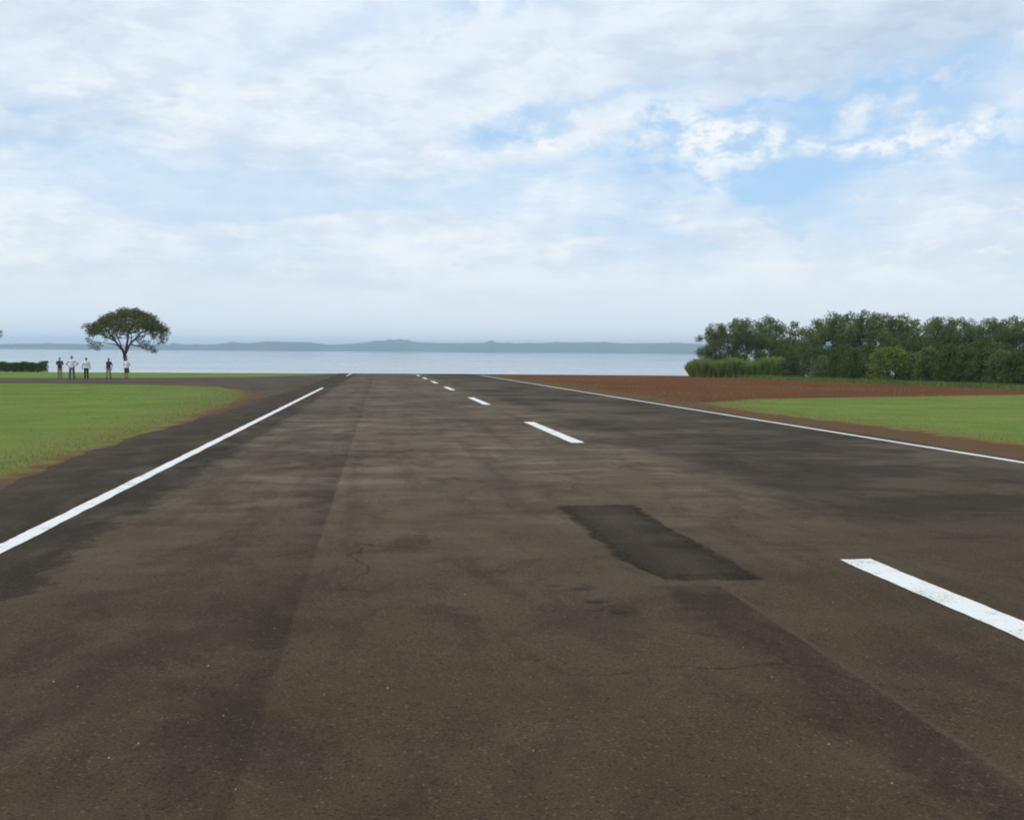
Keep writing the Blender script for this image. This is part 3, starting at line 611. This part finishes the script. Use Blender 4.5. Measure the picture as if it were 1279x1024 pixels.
me = quads('verge_grass', V, 5); tint(me, g_.uniform(.3, 1, N), 5); setp(link('verge_grass', me, m_grass), 'rough pale grass at the foot of the shrubs', 'grass', kind='stuff')

# -- sparse weeds coming up in the bare earth
N = 14000; g_ = np.random.default_rng(57); fy = 34 + 72 * g_.uniform(0, 1, N) ** 1.2; fx = 11 + 29 * g_.uniform(0, 1, N)
pat = np.sin(fx * .55 + 1.3 * np.sin(fy * .21)) + np.sin(fy * .37 + fx * .18) + g_.normal(0, .5, N); ok = (bare(np.stack([fx, fy], -1)) > 0) & (pat > .95); fx, fy = fx[ok], fy[ok]; n = len(fx)
V = blades(np.stack([fx, fy, zg(fx, fy) - .01], -1), g_.uniform(.04, .14, n), g_.uniform(.015, .035, n), g_, .9)
me = quads('field_weeds', V, 5); tint(me, g_.uniform(.2, 1, n), 5); setp(link('field_weeds', me, m_grass), 'sparse pale weeds sprouting from the red earth', 'weeds', kind='stuff')
# -- clods on the ploughed field
N = 2600; g_ = np.random.default_rng(61); cy = 37 + 70 * g_.uniform(0, 1, N) ** 1.3; cx = 11 + 28 * g_.uniform(0, 1, N); ok = bare(np.stack([cx, cy], -1)) > .5; cx, cy = cx[ok], cy[ok]; n = len(cx)
s_ = .025 + .07 * g_.uniform(0, 1, n) ** 3; an = g_.uniform(0, 6.283, n); b3 = np.stack([cx, cy, zg(cx, cy) - .01], -1); V, Fc = [], []
for i in range(n):
    k = len(V); r_ = s_[i]
    for q in range(5):
        a_ = an[i] + q * 1.2566; V.append((cx[i] + r_ * math.cos(a_) * (1 + .3 * math.sin(q * 7 + i)), cy[i] + r_ * math.sin(a_), b3[i, 2]))
    V.append((cx[i] + r_ * .2, cy[i], b3[i, 2] + r_ * .8)); Fc += [(k + q, k + (q + 1) % 5, k + 5) for q in range(5)]
m_clod = plain('red_earth', (.125, .058, .034), .95, .1)
setp(link('earth_clods', mesh('earth_clods', V, Fc), m_clod), 'lumps of red earth strewn over the ploughed field', 'soil', kind='stuff')
# -- loose chips of pale stone on the runway
g_ = np.random.default_rng(71); V, Fc = [], []
spots = [ground_at(u, v_) for u, v_ in [(136, 951), (301, 953), (484, 863), (405, 872), (343, 788), (580, 798), (67, 855), (97, 861), (235, 907), (279, 898), (173, 933), (705, 773), (580, 745), (960, 652), (260, 835)]]
spots += [(g_.uniform(-3, 10), 3 + 16 * g_.uniform(0, 1) ** 1.5) for _ in range(110)]
for (x, y) in spots:
    r_ = g_.uniform(.003, .0075) * (1 if len(V) > 105 else 1.15); k = len(V); z = Z(x, y) + .014
    for q in range(6): a_ = q * 1.047 + g_.uniform(-.3, .3); V.append((x + r_ * math.cos(a_), y + r_ * .8 * math.sin(a_), z))
    V.append((x + r_ * .2, y, z + r_ * .9 + .002)); Fc += [(k + q, k + (q + 1) % 6, k + 6) for q in range(6)]
setp(link('stone_chips', mesh('stone_chips', V, Fc), plain('pale_stone', (.26, .24, .20), .9)), 'small pale stone chips scattered on the runway', 'gravel', kind='stuff')

# ------------------------------------------------------------------ people
def capsule(V, Fc, a, b, r0, r1, sides=10, sq=(1, 1)):
    a, b = Vector(a), Vector(b); dd = (b - a); L = dd.length; dd = dd / L if L > 1e-6 else Vector((0, 0, 1))
    s_ = dd.cross(Vector((0, 1, 0))); s_ = s_.normalized() if s_.length > .05 else Vector((1, 0, 0)); q = dd.cross(s_)
    rings = [(-r0 * .94, r0 * .34), (-r0 * .6, r0 * .8), (0, r0), (L * .5, (r0 + r1) / 2), (L, r1), (L + r1 * .6, r1 * .8), (L + r1 * .94, r1 * .34)]; base = len(V)
    for h, r_ in rings:
        for k in range(sides): an = 2 * math.pi * k / sides; V.append(a + dd * h + s_ * math.cos(an) * r_ * sq[0] + q * math.sin(an) * r_ * sq[1])
    for i in range(len(rings) - 1):
        for k in range(sides): Fc.append((base + i * sides + k, base + i * sides + (k + 1) % sides, base + (i + 1) * sides + (k + 1) % sides, base + (i + 1) * sides + k))
    Fc.append(tuple(base + k for k in range(sides))[::-1]); e = base + 6 * sides; Fc.append(tuple(e + k for k in range(sides)))
def loft(V, Fc, rings, sides=14):
    base = len(V)
    for (z, rx_, ry_, oy) in rings:
        for k in range(sides): an = 2 * math.pi * k / sides; V.append(Vector((math.cos(an) * rx_, math.sin(an) * ry_ + oy, z)))
    for i in range(len(rings) - 1):
        for k in range(sides): Fc.append((base + i * sides + k, base + i * sides + (k + 1) % sides, base + (i + 1) * sides + (k + 1) % sides, base + (i + 1) * sides + k))
    Fc.append(tuple(base + k for k in range(sides))[::-1]); e = base + (len(rings) - 1) * sides; Fc.append(tuple(e + k for k in range(sides)))
def ellip(V, Fc, c, r_):
    rg = [(-.96, .28), (-.7, .71), (-.25, .97), (.25, .97), (.7, .71), (.96, .28)]; base = len(V); S = 12
    for h, q in rg:
        for k in range(S): an = 2 * math.pi * k / S; V.append(Vector((c[0] + math.cos(an) * r_[0] * q, c[1] + math.sin(an) * r_[1] * q, c[2] + h * r_[2])))
    for i in range(5):
        for k in range(S): Fc.append((base + i * S + k, base + i * S + (k + 1) % S, base + (i + 1) * S + (k + 1) % S, base + (i + 1) * S + k))
    Fc.append(tuple(base + k for k in range(S))[::-1]); Fc.append(tuple(base + 5 * S + k for k in range(S)))
def solid(name, V, Fc, m_, parent, vox=.010, it=4):
    o = link(name, mesh(name, V, Fc, True), m_, parent)
    r_ = o.modifiers.new('remesh', 'REMESH'); r_.mode = 'VOXEL'; r_.voxel_size = vox; r_.use_smooth_shade = True
    s_ = o.modifiers.new('smooth', 'SMOOTH'); s_.factor = .5; s_.iterations = it; return o
skin = plain('skin', (.30, .17, .11), .6); hairm = plain('hair', (.02, .015, .012), .6); shoe = plain('shoe_leather', (.03, .025, .02), .5); eyem = plain('eye_white', (.6, .6, .58), .3); lipm = plain('lips', (.28, .11, .09), .5)
def person(u, v_, h, rz, shirt_c, trouser_c, pose, label, shorts=False, cap=None, wide=1.0):
    x, y = ground_at(u, v_); rt = empty('person', (x, y, Z(x, y) + .010), rz); rt.scale = (h / 1.74,) * 3
    fa = {'still': [(.10, .0), (-.10, .02)], 'stride': [(.09, .16), (-.09, -.14)], 'apart': [(.15, .02), (-.15, .0)]}[pose[0]]
    el_, wr_ = {'down': ((.27, -.02, 1.14), (.29, .05, .89)), 'hips': ((.42, -.10, 1.18), (.22, .03, 1.02)), 'fold': ((.26, .02, 1.15), (-.06, .20, 1.20)), 'back': ((.28, -.10, 1.15), (.06, -.20, .98)), 'swing': ((.26, -.12, 1.15), (.27, -.02, .90))}[pose[1]]
    Bv, Bf, Sv, Sf, Tv, Tf = [], [], [], [], [], []
    loft(Bv, Bf, [(.86, .12, .10, 0), (.93, .165, .115, 0), (1.08, .135, .098, .005), (1.25, .165, .112, .0), (1.38, .175, .105, -.01), (1.45, .10, .07, -.012), (1.52, .055, .056, -.005), (1.56, .05, .052, .005)])
    loft(Sv, Sf, [(.88, .180, .130, 0), (.95, .182, .134, 0), (1.08, .165, .122, .005), (1.25, .185, .130, 0), (1.38, .195, .122, -.01), (1.455, .115, .085, -.012), (1.49, .068, .068, -.008)])
    loft(Tv, Tf, [(.82, .165, .115, 0), (.92, .182, .130, 0), (1.00, .165, .120, 0)])
    for s_, (fx_, fy_) in zip((1, -1), fa):
        hip, ank = Vector((s_ * .095, 0, .90)), Vector((fx_, fy_ - .02, .085)); knee = hip.lerp(ank, .5) + Vector((0, .035, 0))
        capsule(Bv, Bf, hip, knee, .082, .055); capsule(Bv, Bf, knee, knee.lerp(ank, .35), .053, .055); capsule(Bv, Bf, knee.lerp(ank, .35), ank, .055, .036); capsule(Bv, Bf, ank + Vector((0, 0, -.03)), ank + Vector((0, .13, -.05)), .038, .03)
        capsule(Tv, Tf, hip, knee, .100, .078)
        if not shorts: capsule(Tv, Tf, knee, ank + Vector((0, 0, .03)), .078, .066)
        Fv, Ff = [], []; capsule(Fv, Ff, ank + Vector((0, -.035, -.045)), ank + Vector((0, .07, -.048)), .043, .045); capsule(Fv, Ff, ank + Vector((0, .07, -.048)), ank + Vector((0, .155, -.052)), .045, .034); capsule(Fv, Ff, ank + Vector((0, -.02, -.04)), ank + Vector((0, -.005, .0)), .046, .044)
        solid('shoe', Fv, Ff, shoe, rt, .012, 2)
        sh = Vector((s_ * .185, -.01, 1.405)); e = Vector((s_ * el_[0], el_[1], el_[2])); wv = Vector((s_ * wr_[0], wr_[1], wr_[2]))
        capsule(Bv, Bf, sh, e, .050, .040); capsule(Bv, Bf, e, wv, .041, .028); capsule(Sv, Sf, sh, sh.lerp(e, .72), .068 * wide, .062 * wide)
        if wide > 1.1: capsule(Sv, Sf, sh.lerp(e, .7), e.lerp(wv, .6), .066, .052)
        hd = (wv - e).normalized(); sp_ = hd.cross(Vector((s_ * 1., .3, 0))).normalized(); pm = wv + hd * .05
        capsule(Bv, Bf, wv, wv + hd * .075, .030, .034, sq=(1, .75))
        for k, ln in enumerate((.062, .072, .067, .05)):
            f0 = wv + hd * .085 + sp_ * (-.030 + .020 * k); f1 = f0 + hd * ln * .55 + Vector((-s_ * .006, .006, 0)); f2 = f1 + hd * ln * .4 + Vector((-s_ * .014, .004, 0)); capsule(Bv, Bf, f0, f1, .0095, .009, 6); capsule(Bv, Bf, f1, f2, .009, .008, 6)
        t0 = wv + hd * .03 - sp_ * .028; t1 = t0 + hd * .035 - sp_ * .025; capsule(Bv, Bf, t0, t1, .012, .010, 6); capsule(Bv, Bf, t1, t1 + hd * .03 - sp_ * .004, .010, .008, 6)
    ellip(Bv, Bf, (0, .005, 1.635), (.076, .096, .105)); ellip(Bv, Bf, (0, .035, 1.575), (.052, .060, .05)); capsule(Bv, Bf, (0, .098, 1.645), (0, .112, 1.610), .010, .015, 6)
    for s_ in (1, -1): ellip(Bv, Bf, (s_ * .078, -.004, 1.628), (.012, .022, .033))
    body = solid('body', Bv, Bf, skin, rt, .009, 3)
    Hv, Hf = [], []; ellip(Hv, Hf, (0, -.012, 1.668), (.086, .098, .092)); ellip(Hv, Hf, (0, -.05, 1.625), (.076, .062, .075)); solid('hair', Hv, Hf, hairm if cap is None else plain('cap_cloth', cap), rt, .012, 2)
    for s_ in (1, -1):
        Ev, Ef = [], []; ellip(Ev, Ef, (s_ * .031, .092, 1.640), (.013, .009, .008)); link('eye', mesh('eye', Ev, Ef, True), eyem, rt)
    Mv, Mf = [], []; ellip(Mv, Mf, (0, .092, 1.578), (.024, .008, .007)); link('mouth', mesh('mouth', Mv, Mf, True), lipm, rt)
    solid('shirt', Sv, Sf, plain('shirt_cloth', shirt_c, .9, .1), rt); solid('shorts' if shorts else 'trousers', Tv, Tf, plain('trouser_cloth', trouser_c, .9, .1), rt)
    return setp(rt, label, 'person', 'people standing on the taxiway')
person(75, 473.0, 1.60, R(200), (.024, .042, .058), (.24, .23, .14), ('still', 'fold'), 'person in a dark teal top and pale trousers beside the one with hands on hips')
person(90, 474.8, 1.73, R(185), (.66, .70, .80), (.075, .095, .125), ('apart', 'hips'), 'person in a pale blue shirt and dark trousers standing with hands on hips')
person(108, 473.6, 1.60, R(20), (.72, .72, .70), (.018, .018, .012), ('still', 'down'), 'slim person in a white shirt and black trousers with arms hanging')
person(136, 473.2, 1.58, R(160), (.028, .040, .080), (.21, .21, .13), ('stride', 'swing'), 'person in a navy shirt and khaki trousers walking on the taxiway')
person(158, 472.4, 1.60, R(170), (.74, .74, .74), (.045, .062, .038), ('still', 'back'), 'person in a white shirt and dark green shorts before the lone tree', shorts=True)
